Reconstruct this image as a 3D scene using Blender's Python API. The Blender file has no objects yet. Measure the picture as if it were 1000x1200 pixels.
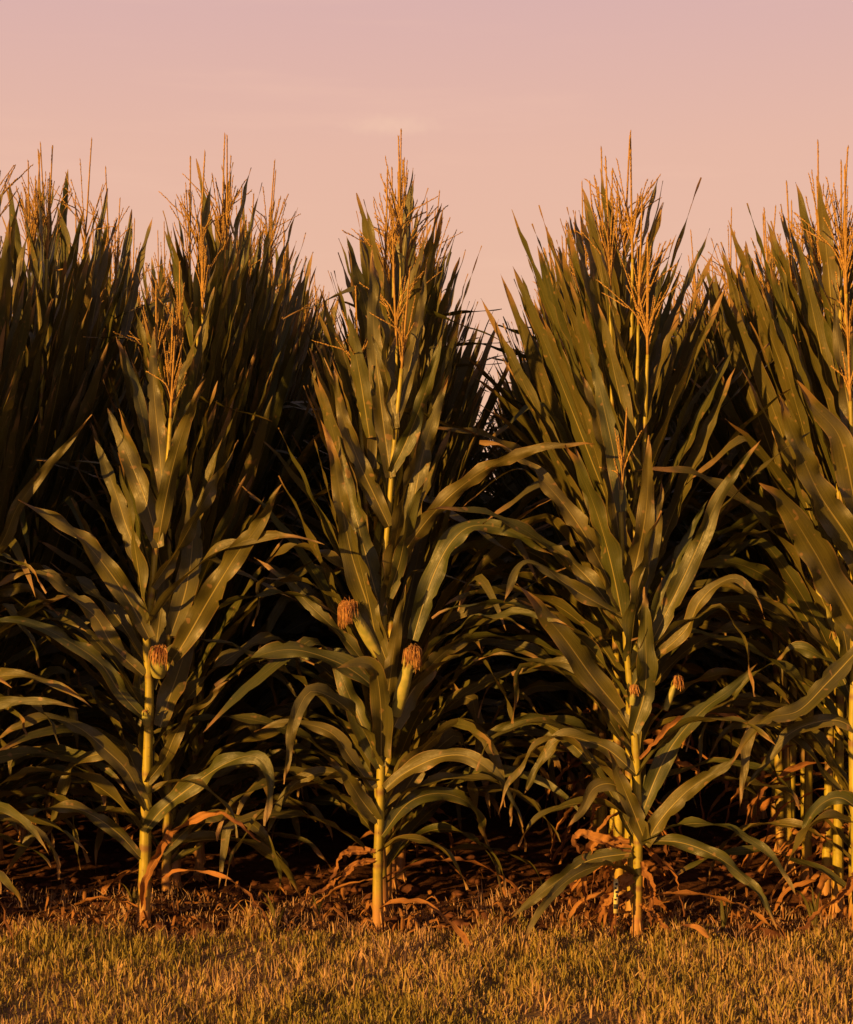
import bpy, math, random
import numpy as np
from mathutils import Vector, Matrix, Quaternion

random.seed(11)
R = math.radians
scene = bpy.context.scene
col = scene.collection

# ------------------------------------------------------------------ camera
CAM = Vector((0.0, 0.0, 1.36))
F = 2062.0                                   # focal length in photo pixels (1000 x 1200)
cam_d = bpy.data.cameras.new('camera')
cam = bpy.data.objects.new('camera', cam_d)
col.objects.link(cam)
cam_d.sensor_fit = 'HORIZONTAL'
cam_d.sensor_width = 36.0
cam_d.lens = 36.0 * F / 1000.0
cam_d.clip_start = 0.05
cam_d.clip_end = 3000
yaw = math.atan(50 / F)
pitch = math.atan(20 / F)
cam.location = CAM
cam.rotation_euler = (math.pi / 2 - pitch, 0, yaw)
scene.camera = cam
CM = cam.rotation_euler.to_matrix()
VIEW = (CM @ Vector((0, 0, -1))).normalized()


def at(px, py, Y):
    """photo pixel -> the point at distance Y in front of the camera"""
    d = CM @ Vector(((px - 500) / F, -(py - 600) / F, -1))
    return CAM + d * (Y / d.y)


# ------------------------------------------------------------------ materials
def new_mat(name):
    m = bpy.data.materials.new(name)
    m.use_nodes = True
    nt = m.node_tree
    nt.nodes.clear()
    out = nt.nodes.new('ShaderNodeOutputMaterial')
    return m, nt, out


def N(nt, t, **kw):
    n = nt.nodes.new(t)
    for k, v in kw.items():
        if k.startswith('i_'):
            n.inputs[k[2:].replace('_', ' ')].default_value = v
        else:
            setattr(n, k, v)
    return n


def L(nt, a, b):
    nt.links.new(a, b)


def math_n(nt, op, a, b=None, c=None):
    n = nt.nodes.new('ShaderNodeMath')
    n.operation = op
    for i, v in enumerate((a, b, c)):
        if v is None:
            continue
        if isinstance(v, (int, float)):
            n.inputs[i].default_value = v
        else:
            nt.links.new(v, n.inputs[i])
    return n.outputs[0]


def smooth(nt, val, a, b, lo=0.0, hi=1.0):
    n = nt.nodes.new('ShaderNodeMapRange')
    n.interpolation_type = 'SMOOTHSTEP'
    n.inputs['From Min'].default_value = a
    n.inputs['From Max'].default_value = b
    n.inputs['To Min'].default_value = lo
    n.inputs['To Max'].default_value = hi
    nt.links.new(val, n.inputs['Value'])
    return n.outputs['Result']


def mix(nt, fac, a, b, mode='MIX'):
    n = nt.nodes.new('ShaderNodeMix')
    n.data_type = 'RGBA'
    n.blend_type = mode
    n.clamp_factor = True
    for sock, v in ((n.inputs[0], fac), (n.inputs[6], a), (n.inputs[7], b)):
        if isinstance(v, (int, float)):
            sock.default_value = v
        elif isinstance(v, tuple):
            sock.default_value = (*v[:3], 1)
        else:
            nt.links.new(v, sock)
    return n.outputs[2]


def noise(nt, vec, scale, detail=3, rough=0.5):
    n = nt.nodes.new('ShaderNodeTexNoise')
    n.inputs['Scale'].default_value = scale
    n.inputs['Detail'].default_value = detail
    n.inputs['Roughness'].default_value = rough
    if vec is not None:
        nt.links.new(vec, n.inputs['Vector'])
    return n.outputs['Fac']


def leaf_material(name, c1, c2, rib, tip, tip_amount, trans, rough=0.5, spec=0.35, warm=(0.094, 0.072, 0.019)):
    m, nt, out = new_mat(name)
    uv = N(nt, 'ShaderNodeUVMap', uv_map='UVMap')
    sep = N(nt, 'ShaderNodeSeparateXYZ')
    L(nt, uv.outputs[0], sep.inputs[0])
    u, v = sep.outputs[0], sep.outputs[1]
    info = N(nt, 'ShaderNodeObjectInfo')
    rnd = info.outputs['Random']
    geo = N(nt, 'ShaderNodeNewGeometry')
    tc = N(nt, 'ShaderNodeTexCoord')
    off = N(nt, 'ShaderNodeCombineXYZ')
    L(nt, math_n(nt, 'MULTIPLY', rnd, 37.0), off.inputs[0])
    va = N(nt, 'ShaderNodeVectorMath', operation='ADD')
    L(nt, tc.outputs['Object'], va.inputs[0])
    L(nt, off.outputs[0], va.inputs[1])
    big = noise(nt, va.outputs[0], 5.0, 3)
    fine = noise(nt, va.outputs[0], 90.0, 3, 0.6)
    dist = math_n(nt, 'ABSOLUTE', math_n(nt, 'SUBTRACT', u, 0.5))
    # stretched streaks along the blade
    sv = N(nt, 'ShaderNodeCombineXYZ')
    L(nt, math_n(nt, 'MULTIPLY', u, 46.0), sv.inputs[0])
    L(nt, math_n(nt, 'MULTIPLY', v, 3.0), sv.inputs[1])
    L(nt, math_n(nt, 'MULTIPLY', rnd, 60.0), sv.inputs[2])
    streak = noise(nt, sv.outputs[0], 1.0, 2, 0.6)
    base = mix(nt, smooth(nt, big, 0.32, 0.68), c1, c2)
    base = mix(nt, math_n(nt, 'MULTIPLY', smooth(nt, rnd, 0.35, 1.0), 0.55), base, warm)
    r2 = math_n(nt, 'FRACT', math_n(nt, 'MULTIPLY', rnd, 7.31))
    base = mix(nt, smooth(nt, r2, 0.3, 1.0, 0.0, 0.6), base, tuple(a_ * b_ for a_, b_ in zip(c1, (0.75, 1.2, 1.1))) if name == 'corn_leaf' else c1)
    base = mix(nt, smooth(nt, streak, 0.35, 0.75, 0.0, 0.45), base, tuple(x * 1.7 for x in c2))
    base = mix(nt, smooth(nt, fine, 0.55, 0.8, 0.0, 0.35), base, tuple(x * 0.55 for x in c1))
    # dried tip, dried margin
    tipm = smooth(nt, math_n(nt, 'ADD', v, math_n(nt, 'MULTIPLY', math_n(nt, 'SUBTRACT', big, 0.5), 0.5)),
                  1.0 - tip_amount, 1.12 - tip_amount)
    base = mix(nt, tipm, base, tip)
    marg = math_n(nt, 'MULTIPLY', smooth(nt, dist, 0.44, 0.5), smooth(nt, big, 0.45, 0.62))
    base = mix(nt, math_n(nt, 'MULTIPLY', marg, 0.7), base, tip)
    # little blemishes
    blot = noise(nt, va.outputs[0], 34.0, 1, 0.5)
    base = mix(nt, smooth(nt, blot, 0.67, 0.75, 0.0, 0.7), base, tip)
    # pale midrib, narrowing to the tip
    ribw = math_n(nt, 'SUBTRACT', 0.038, math_n(nt, 'MULTIPLY', v, 0.026))
    ribm = math_n(nt, 'SUBTRACT', 1.0, smooth(nt, math_n(nt, 'DIVIDE', dist, ribw), 0.55, 1.15))
    ribm = math_n(nt, 'MULTIPLY', ribm, smooth(nt, v, 0.35, 0.85, 1.0, 0.15))
    base = mix(nt, ribm, base, rib)
    bump = N(nt, 'ShaderNodeBump')
    bump.inputs['Strength'].default_value = 0.35
    bump.inputs['Distance'].default_value = 0.004
    hgt = math_n(nt, 'ADD', math_n(nt, 'MULTIPLY', streak, 0.8), math_n(nt, 'MULTIPLY', ribm, 0.9))
    L(nt, hgt, bump.inputs['Height'])
    p = N(nt, 'ShaderNodeBsdfPrincipled')
    L(nt, base, p.inputs['Base Color'])
    L(nt, smooth(nt, fine, 0.3, 0.7, rough - 0.06, rough + 0.12), p.inputs['Roughness'])
    p.inputs['Specular IOR Level'].default_value = spec
    L(nt, bump.outputs[0], p.inputs['Normal'])
    t = N(nt, 'ShaderNodeBsdfTranslucent')
    L(nt, mix(nt, 1.0, base, (1.25, 1.1, 0.5), 'MULTIPLY'), t.inputs['Color'])
    ms = N(nt, 'ShaderNodeMixShader')
    ms.inputs[0].default_value = trans
    L(nt, p.outputs[0], ms.inputs[1])
    L(nt, t.outputs[0], ms.inputs[2])
    L(nt, ms.outputs[0], out.inputs[0])
    return m


M = {}
M['leaf'] = leaf_material('corn_leaf', (0.045, 0.044, 0.010), (0.092, 0.077, 0.016), (0.27, 0.215, 0.055),
                          (0.24, 0.14, 0.05), 0.13, 0.22, 0.40, 0.42)
M['dry'] = leaf_material('dry_corn_leaf', (0.17, 0.072, 0.024), (0.34, 0.165, 0.050), (0.36, 0.19, 0.07),
                         (0.13, 0.055, 0.025), 0.3, 0.20, 0.75, 0.12, (0.26, 0.075, 0.028))


def stalk_material():
    m, nt, out = new_mat('corn_stalk')
    uv = N(nt, 'ShaderNodeUVMap', uv_map='UVMap')
    sep = N(nt, 'ShaderNodeSeparateXYZ')
    L(nt, uv.outputs[0], sep.inputs[0])
    tc = N(nt, 'ShaderNodeTexCoord')
    mp = N(nt, 'ShaderNodeMapping')
    mp.inputs['Scale'].default_value = (90, 90, 5)
    L(nt, tc.outputs['Object'], mp.inputs[0])
    st = noise(nt, mp.outputs[0], 1.0, 3)
    big = noise(nt, tc.outputs['Object'], 14.0, 3)
    sepo = N(nt, 'ShaderNodeSeparateXYZ')
    L(nt, tc.outputs['Object'], sepo.inputs[0])
    base = mix(nt, smooth(nt, st, 0.35, 0.7), (0.27, 0.225, 0.022), (0.38, 0.30, 0.034))
    base = mix(nt, smooth(nt, big, 0.42, 0.66, 0, 0.6), base, (0.15, 0.125, 0.022))
    sp_ = noise(nt, tc.outputs['Object'], 70.0, 3)
    base = mix(nt, smooth(nt, sp_, 0.58, 0.72, 0, 0.6), base, (0.13, 0.06, 0.02))
    # nodes (u channel > 1 marks them) and the old dry sheaths near the ground
    base = mix(nt, smooth(nt, sep.outputs[1], 0.2, 0.8, 0, 0.9), base, (0.16, 0.085, 0.03))
    low = smooth(nt, math_n(nt, 'ADD', sepo.outputs[2], math_n(nt, 'MULTIPLY', big, 0.12)), 0.07, 0.24, 0.8, 0.0)
    base = mix(nt, low, base, (0.33, 0.15, 0.06))
    p = N(nt, 'ShaderNodeBsdfPrincipled')
    L(nt, base, p.inputs['Base Color'])
    p.inputs['Roughness'].default_value = 0.45
    p.inputs['Specular IOR Level'].default_value = 0.35
    bump = N(nt, 'ShaderNodeBump')
    bump.inputs['Strength'].default_value = 0.4
    bump.inputs['Distance'].default_value = 0.003
    L(nt, st, bump.inputs['Height'])
    L(nt, bump.outputs[0], p.inputs['Normal'])
    L(nt, p.outputs[0], out.inputs[0])
    return m


M['stalk'] = stalk_material()


def plain_material(name, c1, c2, scale, rough=0.7, spec=0.2, trans=0.0, bump_d=0.0, attr=None):
    m, nt, out = new_mat(name)
    tc = N(nt, 'ShaderNodeTexCoord')
    n1 = noise(nt, tc.outputs['Object'], scale, 4)
    base = mix(nt, smooth(nt, n1, 0.3, 0.7), c1, c2)
    if attr:
        a = N(nt, 'ShaderNodeAttribute', attribute_name=attr)
        base = mix(nt, 1.0, base, a.outputs['Color'], 'MULTIPLY')
    p = N(nt, 'ShaderNodeBsdfPrincipled')
    L(nt, base, p.inputs['Base Color'])
    p.inputs['Roughness'].default_value = rough
    p.inputs['Specular IOR Level'].default_value = spec
    if bump_d:
        b = N(nt, 'ShaderNodeBump')
        b.inputs['Strength'].default_value = 0.7
        b.inputs['Distance'].default_value = bump_d
        L(nt, n1, b.inputs['Height'])
        L(nt, b.outputs[0], p.inputs['Normal'])
    if trans:
        t = N(nt, 'ShaderNodeBsdfTranslucent')
        L(nt, base, t.inputs['Color'])
        ms = N(nt, 'ShaderNodeMixShader')
        ms.inputs[0].default_value = trans
        L(nt, p.outputs[0], ms.inputs[1])
        L(nt, t.outputs[0], ms.inputs[2])
        L(nt, ms.outputs[0], out.inputs[0])
    else:
        L(nt, p.outputs[0], out.inputs[0])
    return m


M['tassel'] = plain_material('tassel', (0.29, 0.165, 0.042), (0.42, 0.25, 0.07), 60, 0.7, 0.2, 0.15)
M['husk'] = plain_material('ear_husk', (0.23, 0.23, 0.055), (0.36, 0.31, 0.08), 40, 0.5, 0.3, 0.1, 0.002)
M['silk'] = plain_material('corn_silk', (0.30, 0.11, 0.040), (0.60, 0.33, 0.11), 45, 0.6, 0.25, 0.2)
M['grass'] = plain_material('grass_blade', (0.9, 0.9, 0.9), (1.0, 1.0, 1.0), 20, 0.55, 0.25, 0.25, attr='tint')
M['clod'] = plain_material('soil_clod', (0.050, 0.021, 0.012), (0.11, 0.046, 0.025), 30, 0.95, 0.05, 0, 0.008)
M['marker'] = plain_material('marker_stake', (0.52, 0.42, 0.14), (0.60, 0.50, 0.2), 20, 0.5, 0.3)
M['ink'] = plain_material('marker_ink', (0.012, 0.012, 0.014), (0.02, 0.02, 0.022), 20, 0.6, 0.3)


# ------------------------------------------------------------------ mesh building
class MB:
    def __init__(s):
        s.v, s.f, s.uv = [], [], []

    def add(s, verts, faces, uvs):
        o = len(s.v)
        s.v += [tuple(p) for p in verts]
        s.f += [tuple(i + o for i in f) for f in faces]
        s.uv += uvs                                       # per vertex

    def build(s, name, mat, parent=None, origin=None):
        me = bpy.data.meshes.new(name)
        v = s.v
        if origin is not None:
            v = [(p[0] - origin[0], p[1] - origin[1], p[2] - origin[2]) for p in v]
        me.from_pydata(v, [], s.f)
        ul = me.uv_layers.new(name='UVMap')
        idx = np.empty(len(me.loops), dtype=np.int32)
        me.loops.foreach_get('vertex_index', idx)
        ul.data.foreach_set('uv', np.asarray(s.uv, dtype=np.float32)[idx].ravel())
        me.polygons.foreach_set('use_smooth', [True] * len(me.polygons))
        me.materials.append(mat)
        ob = bpy.data.objects.new(name, me)
        col.objects.link(ob)
        if parent is not None:
            ob.parent = parent
        return ob


def catmull(pts, n):
    """n+1 points spaced evenly by length on a smooth curve through pts"""
    P = [pts[0] * 2 - pts[1]] + list(pts) + [pts[-1] * 2 - pts[-2]]
    dense = []
    for i in range(1, len(P) - 2):
        a, b, c, d = P[i - 1], P[i], P[i + 1], P[i + 2]
        for k in range(14):
            t = k / 14
            dense.append(0.5 * ((2 * b) + (c - a) * t + (2 * a - 5 * b + 4 * c - d) * t * t + (3 * b - a - 3 * c + d) * t ** 3))
    dense.append(pts[-1].copy())
    acc = [0.0]
    for i in range(1, len(dense)):
        acc.append(acc[-1] + (dense[i] - dense[i - 1]).length)
    out, j = [], 0
    for k in range(n + 1):
        t = acc[-1] * k / n
        while j < len(acc) - 2 and acc[j + 1] < t:
            j += 1
        seg = max(acc[j + 1] - acc[j], 1e-9)
        out.append(dense[j].lerp(dense[j + 1], min(1, max(0, (t - acc[j]) / seg))))
    return out


def tangents(c):
    return [(c[min(i + 1, len(c) - 1)] - c[max(i - 1, 0)]).normalized() for i in range(len(c))]


def width_at(s, base=0.5):
    rise = base + (1 - base) * math.sin(min(1.0, s / 0.34) * math.pi / 2)
    return rise * max(0.0, 1 - s ** 2.3) ** 0.85 + 0.012 * (1 - s)


def blade(mb, c, sides, width, across=6, fold=0.28, ripple=0.010, rng=random, base=0.5, curl=0.0):
    """a corn leaf blade: centre line c, a side vector at every point"""
    n = len(c) - 1
    T = tangents(c)
    ph1, ph2 = rng.uniform(0, 6.3), rng.uniform(0, 6.3)
    k1, k2 = rng.uniform(22, 52), rng.uniform(22, 52)
    length = sum((c[i + 1] - c[i]).length for i in range(n))
    V, U, Fc = [], [], []
    for i in range(n + 1):
        s = i / n
        w = width * width_at(s, base) * 0.5
        sd = (sides[i] - T[i] * sides[i].dot(T[i])).normalized()
        nm = T[i].cross(sd).normalized()
        fo = fold * (1 - 0.65 * s) + (1.1 - fold) * max(0, 1 - s / 0.10) * 0.5
        for j in range(across + 1):
            u = j / across * 2 - 1
            if abs(u) > .99 and s > .12 and rng.random() < .07:
                u *= rng.uniform(.62, .92)
            ph, k = (ph1, k1) if u < 0 else (ph2, k2)
            rip = ripple * abs(u) ** 1.6 * math.sin(k * s * length + ph) * min(1, s * 6) * (0.5 + 0.5 * min(1, w / 0.03))
            lift = w * fo * (abs(u) ** 1.25) + curl * w * u * u
            p = c[i] + sd * (u * w) + nm * (lift + rip)
            V.append(p)
            U.append(((u + 1) / 2, s))
    a = across + 1
    for i in range(n):
        for j in range(across):
            Fc.append((i * a + j, i * a + j + 1, (i + 1) * a + j + 1, (i + 1) * a + j))
    mb.add(V, Fc, U)


def tube(mb, c, radii, sides=8, uvv=None, cap=True):
    T = tangents(c)
    ref = Vector((1, 0, 0)) if abs(T[0].x) < 0.9 else Vector((0, 1, 0))
    V, U, Fc = [], [], []
    for i, p in enumerate(c):
        a = (ref - T[i] * ref.dot(T[i])).normalized()
        b = T[i].cross(a)
        ref = a
        for j in range(sides):
            t = 2 * math.pi * j / sides
            V.append(p + (a * math.cos(t) + b * math.sin(t)) * radii[i])
            U.append((j / sides, uvv[i] if uvv else 0.0))
    for i in range(len(c) - 1):
        for j in range(sides):
            k = (j + 1) % sides
            Fc.append((i * sides + j, i * sides + k, (i + 1) * sides + k, (i + 1) * sides + j))
    if cap:
        Fc.append(tuple(range((len(c) - 1) * sides, len(c) * sides)))
        Fc.append(tuple(reversed(range(sides))))
    mb.add(V, Fc, U)


def make_stalk(path, r0, r1, nodes, name, parent, rng, roots=True, sides=10):
    """path: world/local points from the ground to the tassel; nodes: list of fractions"""
    n = 70
    c = catmull(path, n)
    rad, uvv = [], []
    for i in range(n + 1):
        s = i / n
        r = r0 + (r1 - r0) * s ** 0.85
        nd = [q for q in nodes if q <= s + 1e-6]
        last = nd[-1] if nd else 0.0
        nxt = [q for q in nodes if q > s]
        span = (nxt[0] if nxt else 1.0) - last
        r *= 1.06 - 0.09 * min(1, (s - last) / max(span, 1e-3))         # leaf sheath: loose at its foot, tight above
        d = min([abs(s - q) for q in nodes] + [1])
        k = max(0, 1 - d / 0.012)
        rad.append(r * (1 + 0.07 * k))
        uvv.append(k)
    mb = MB()
    tube(mb, c, rad, sides, uvv)
    if roots:
        for k in range(7):
            a = k * 0.9 + rng.uniform(-.2, .2)
            h = rng.uniform(0.05, 0.09)
            p0 = c[0] + Vector((math.cos(a), math.sin(a), 0)) * r0 * 0.8 + Vector((0, 0, h))
            p1 = c[0] + Vector((math.cos(a), math.sin(a), 0)) * (r0 + rng.uniform(0.006, 0.022)) + Vector((0, 0, -0.02))
            tube(mb, catmull([p0, p0.lerp(p1, .5) + Vector((0, 0, .008)), p1], 5), [0.003] * 6, 5)
    return mb.build(name, M['stalk'], parent)


def spikelet(mb, p, d, ln, w):
    d = d.normalized()
    a = d.orthogonal().normalized()
    b = d.cross(a)
    m = p + d * ln * 0.45
    V = [p, m + a * w, m + b * w, m - a * w, m - b * w, p + d * ln]
    mb.add(V, [(0, 2, 1), (0, 3, 2), (0, 4, 3), (0, 1, 4), (5, 1, 2), (5, 2, 3), (5, 3, 4), (5, 4, 1)], [(0.5, 0.5)] * 6)


def make_tassel(base, up, length, nbr, name, parent, rng, spread=1.0, detail=True):
    mb = MB()
    up = up.normalized()

    def branch(p0, pts, r, step):
        c = catmull(pts, 10)
        tube(mb, c, [r * (1 - 0.5 * i / 10) for i in range(11)], 5)
        ln = sum((c[i + 1] - c[i]).length for i in range(10))
        k = int(ln / step)
        T = tangents(c)
        for q in range(k):
            s = (q + 0.5) / k
            if s < 0.08:
                continue
            i = min(9, int(s * 10))
            p = c[i].lerp(c[i + 1], s * 10 - i)
            for e in (0, 1):
                o = T[i].orthogonal().normalized()
                o.rotate(Quaternion(T[i], rng.uniform(0, 6.28)))
                spikelet(mb, p, T[i] + o * rng.uniform(0.10, 0.32), rng.uniform(0.011, 0.015), 0.0021)

    bend = Vector((rng.uniform(-.05, .05), rng.uniform(-.05, .05), 0))
    tip = base + up * length + bend * length
    branch(base, [base, base.lerp(tip, .4) + bend * .03, base.lerp(tip, .75), tip], 0.0048, 0.0075)
    for k in range(nbr):
        f = rng.uniform(0.02, 0.24)
        p0 = base.lerp(tip, f)
        az = rng.uniform(0, 2 * math.pi)
        incl = rng.uniform(8, 38) * spread
        ln = length * rng.uniform(0.36, 0.66) * (1 - 0.5 * f)
        hor = Vector((math.cos(az), math.sin(az), 0))
        d0 = (up * math.cos(R(incl)) + hor * math.sin(R(incl))).normalized()
        incl2 = incl + (rng.uniform(-10, 14) if rng.random() < .7 else rng.uniform(20, 70)) * spread
        d1 = (up * math.cos(R(incl2)) + hor * math.sin(R(incl2))).normalized()
        branch(p0, [p0, p0 + d0 * ln * .4, p0 + d0 * ln * .45 + d1 * ln * .3, p0 + d0 * ln * .45 + d1 * ln * .6], 0.0024, 0.009)
    return mb.build(name, M['tassel'], parent)


def make_ear(base, axis, length, rad, parent, rng, silk_len=0.07, silk_n=70, brown=True):
    """ear > husk + silk"""
    axis = axis.normalized()
    ear = bpy.data.objects.new('ear', None)
    col.objects.link(ear)
    ear.empty_display_size = 0.02
    ear.parent = parent
    mb = MB()
    n = 12
    a = axis.orthogonal().normalized()
    b = axis.cross(a)
    V, U, Fc = [], [], []
    sd = 12
    for i in range(n + 1):
        s = i / n
        r = rad * (0.72 + 0.28 * math.sin(min(1, s / .4) * math.pi / 2)) * (1 - max(0, (s - .45) / .55) ** 1.7 * 0.66)
        for j in range(sd):
            t = 2 * math.pi * j / sd
            rr = r * (1 + 0.07 * math.sin(t * 3 + s * 2) + 0.03 * math.sin(t * 11))
            V.append(base + axis * (s * length) + (a * math.cos(t) + b * math.sin(t)) * rr)
            U.append((j / sd, s))
    for i in range(n):
        for j in range(sd):
            k = (j + 1) % sd
            Fc.append((i * sd + j, i * sd + k, (i + 1) * sd + k, (i + 1) * sd + j))
    Fc.append(tuple(range(n * sd, (n + 1) * sd)))
    mb.add(V, Fc, U)
    tip = base + axis * length
    for k in range(5):                                  # loose husk tips
        t = k * 1.3 + rng.uniform(0, .5)
        o = a * math.cos(t) + b * math.sin(t)
        p0 = base + axis * length * 0.72 + o * rad * 0.7
        p1 = tip + axis * rng.uniform(.0, .025) + o * rad * rng.uniform(.5, 1.0)
        c = [p0.lerp(p1, q / 4) + o * .004 * math.sin(q) for q in range(5)]
        blade(mb, c, [axis.cross(o)] * 5, rad * 0.8, 2, 0.2, 0.002, rng)
    mb.build('husk', M['husk'], ear)
    sb = MB()
    for k in range(int(silk_n * (2.6 if silk_n > 40 else 1.2))):
        t = rng.uniform(0, 6.28)
        o = a * math.cos(t) + b * math.sin(t)
        p = base + axis * length * rng.uniform(.88, .98) + o * rad * 0.35 * rng.random()
        d = (axis + o * rng.uniform(.0, .55)).normalized()
        ln = silk_len * rng.uniform(.5, 1.2)
        q_ = Vector((rng.gauss(0, .003), rng.gauss(0, .003), rng.gauss(0, .003)))
        pts = [p, p + d * ln * .34 + q_, p + d * ln * .5 + o * ln * .10 + Vector((0, 0, -ln * .12)), p + d * ln * .45 + o * ln * .14 + q_ + Vector((0, 0, -ln * rng.uniform(.4, .95)))]
        c = catmull(pts, 6)
        tube(sb, c, [0.0010, .0010, .0009, .0009, .0008, .0007, .0005], 3, cap=False)
    sb.build('silk', M['silk'], ear)
    return ear


def set_thing(o, label, cat, group=None):
    o['label'] = label
    o['category'] = cat
    if group:
        o['group'] = group


def empty(name, loc):
    o = bpy.data.objects.new(name, None)
    o.location = loc
    o.empty_display_size = 0.1
    col.objects.link(o)
    return o


# ------------------------------------------------------------------ traced front plants
def leaf_curve(z, az, ln, a0, a1, power, kink, n, rng, stalk_r, tw=1.0):
    """centre line and side vectors of a leaf that leaves the stalk at height z"""
    hor = Vector((math.cos(az), math.sin(az), 0))
    p = hor * stalk_r * 0.6 + Vector((0, 0, z))
    c = [p.copy()]
    drift = rng.uniform(-0.6, 0.6) * tw
    for i in range(n):
        s = (i + 0.5) / n
        th = a0 + (a1 - a0) * s ** power
        if kink and s > kink[0]:
            th += kink[1] * min(1, (s - kink[0]) / 0.06)
        th = min(th, 172)
        azz = az + drift * s * s
        h = Vector((math.cos(azz), math.sin(azz), 0))
        p = p + (h * math.sin(R(th)) + Vector((0, 0, math.cos(R(th))))) * (ln / n)
        c.append(p.copy())
    T = tangents(c)
    tw0, tw1 = rng.uniform(-30, 30), rng.uniform(-85, 85)
    f1, f2 = rng.uniform(0, 6.3), rng.uniform(0, 6.3)
    sides = []
    hs = Vector((-math.sin(az), math.cos(az), 0))
    for i in range(n + 1):
        s = i / n
        sd = (hs - T[i] * hs.dot(T[i])).normalized()
        nm = T[i].cross(sd)
        r = R(tw0 + tw * (tw1 * s ** 1.3 + 14 * math.sin(s * 9 + f1) + 8 * math.sin(s * 19 + f2)))
        sides.append(sd * math.cos(r) + nm * math.sin(r))
    return c, sides


def hero(px_stalk, Y, label, r0=0.021, r1=0.007, nodes=None, tassel=(0.33, 8, 1.0), lean=0.0, seed=1, base_z=0.0):
    """the stalk from pixel points in the plane at distance Y; returns (root, to-local function)"""
    rng = random.Random(seed)
    b = at(px_stalk[0][0], px_stalk[0][1], Y)
    root = empty('corn_plant', (b.x, b.y, 0))
    set_thing(root, label, 'corn plant')
    o = Vector((b.x, b.y, 0))
    path = [at(x, y, Y) - o for x, y in px_stalk]
    path[0].z = -0.03
    L_ = [0]
    for i in range(1, len(path)):
        L_.append(L_[-1] + (path[i] - path[i - 1]).length)
    nodes = nodes or [0.05, 0.11, 0.19, 0.28, 0.37, 0.46, 0.55, 0.63, 0.71, 0.8]
    make_stalk(path, r0 * .88, r1, nodes, 'stalk', root, rng)
    c_ = catmull(path, 40)
    for k in range(5):
        fr = 0.32 + 0.62 * (k + rng.random()) / 5
        pz = c_[int(fr * 40)]
        az = rng.choice((-0.6, -2.5, 1.5, 0.8, 2.3)) + rng.uniform(-.3, .3)
        cc, sides = leaf_curve(0, az, rng.uniform(.42, .62), rng.uniform(6, 16), rng.uniform(22, 60) - 18 * fr, 1.5, None, 26, rng, r0 * .7, .35)
        cc = [q + pz for q in cc]
        mb = MB()
        blade(mb, cc, sides, rng.uniform(.05, .075), 6, rng.uniform(.25, .5), rng.uniform(.008, .015), rng)
        mb.build('leaf', M['leaf'], root)
    for k in range(7):
        pz = c_[int((0.20 + 0.45 * (k + rng.random()) / 7) * 40)]
        az = rng.choice((0, math.pi)) + rng.uniform(-.9, .9)
        cc, sides = leaf_curve(0, az, rng.uniform(.6, .85), rng.uniform(24, 42), rng.uniform(95, 150), 1.5, (rng.uniform(.5, .75), 60) if rng.random() < .3 else None, 28, rng, r0 * .7)
        cc = [q + pz for q in cc]
        mb = MB()
        blade(mb, cc, sides, rng.uniform(.042, .062), 6, rng.uniform(.2, .6), rng.uniform(.010, .018), rng)
        mb.build('leaf', M['leaf'], root)
    for k in range(5):
        pz = c_[int((0.05 + 0.06 * k) * 40)]
        az = rng.choice((0, math.pi)) + rng.uniform(-.9, .9)
        dry = k < 2
        cc, sides = leaf_curve(0, az, rng.uniform(.35, .7), rng.uniform(45, 75), rng.uniform(150, 176), 1.1, None, 26, rng, r0 * .7)
        cc = [q + pz for q in cc]
        if dry:
            crinkle(cc, .002, rng)
        mb = MB()
        blade(mb, cc, sides, rng.uniform(.012, .022) if dry else rng.uniform(.035, .06), 4, rng.uniform(.3, .9), .010, rng)
        mb.build('leaf', M['dry' if dry else 'leaf'], root)
    if tassel:
        ln, nb, sp = tassel
        make_tassel(path[-1], path[-1] - path[-2], ln, nb, 'tassel', root, rng, sp)
    return root, o, rng


def crinkle(c, amp, rng):
    for i in range(2, len(c)):
        c[i] = c[i] + Vector((rng.gauss(0, amp), rng.gauss(0, amp), rng.gauss(0, amp)))


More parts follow.
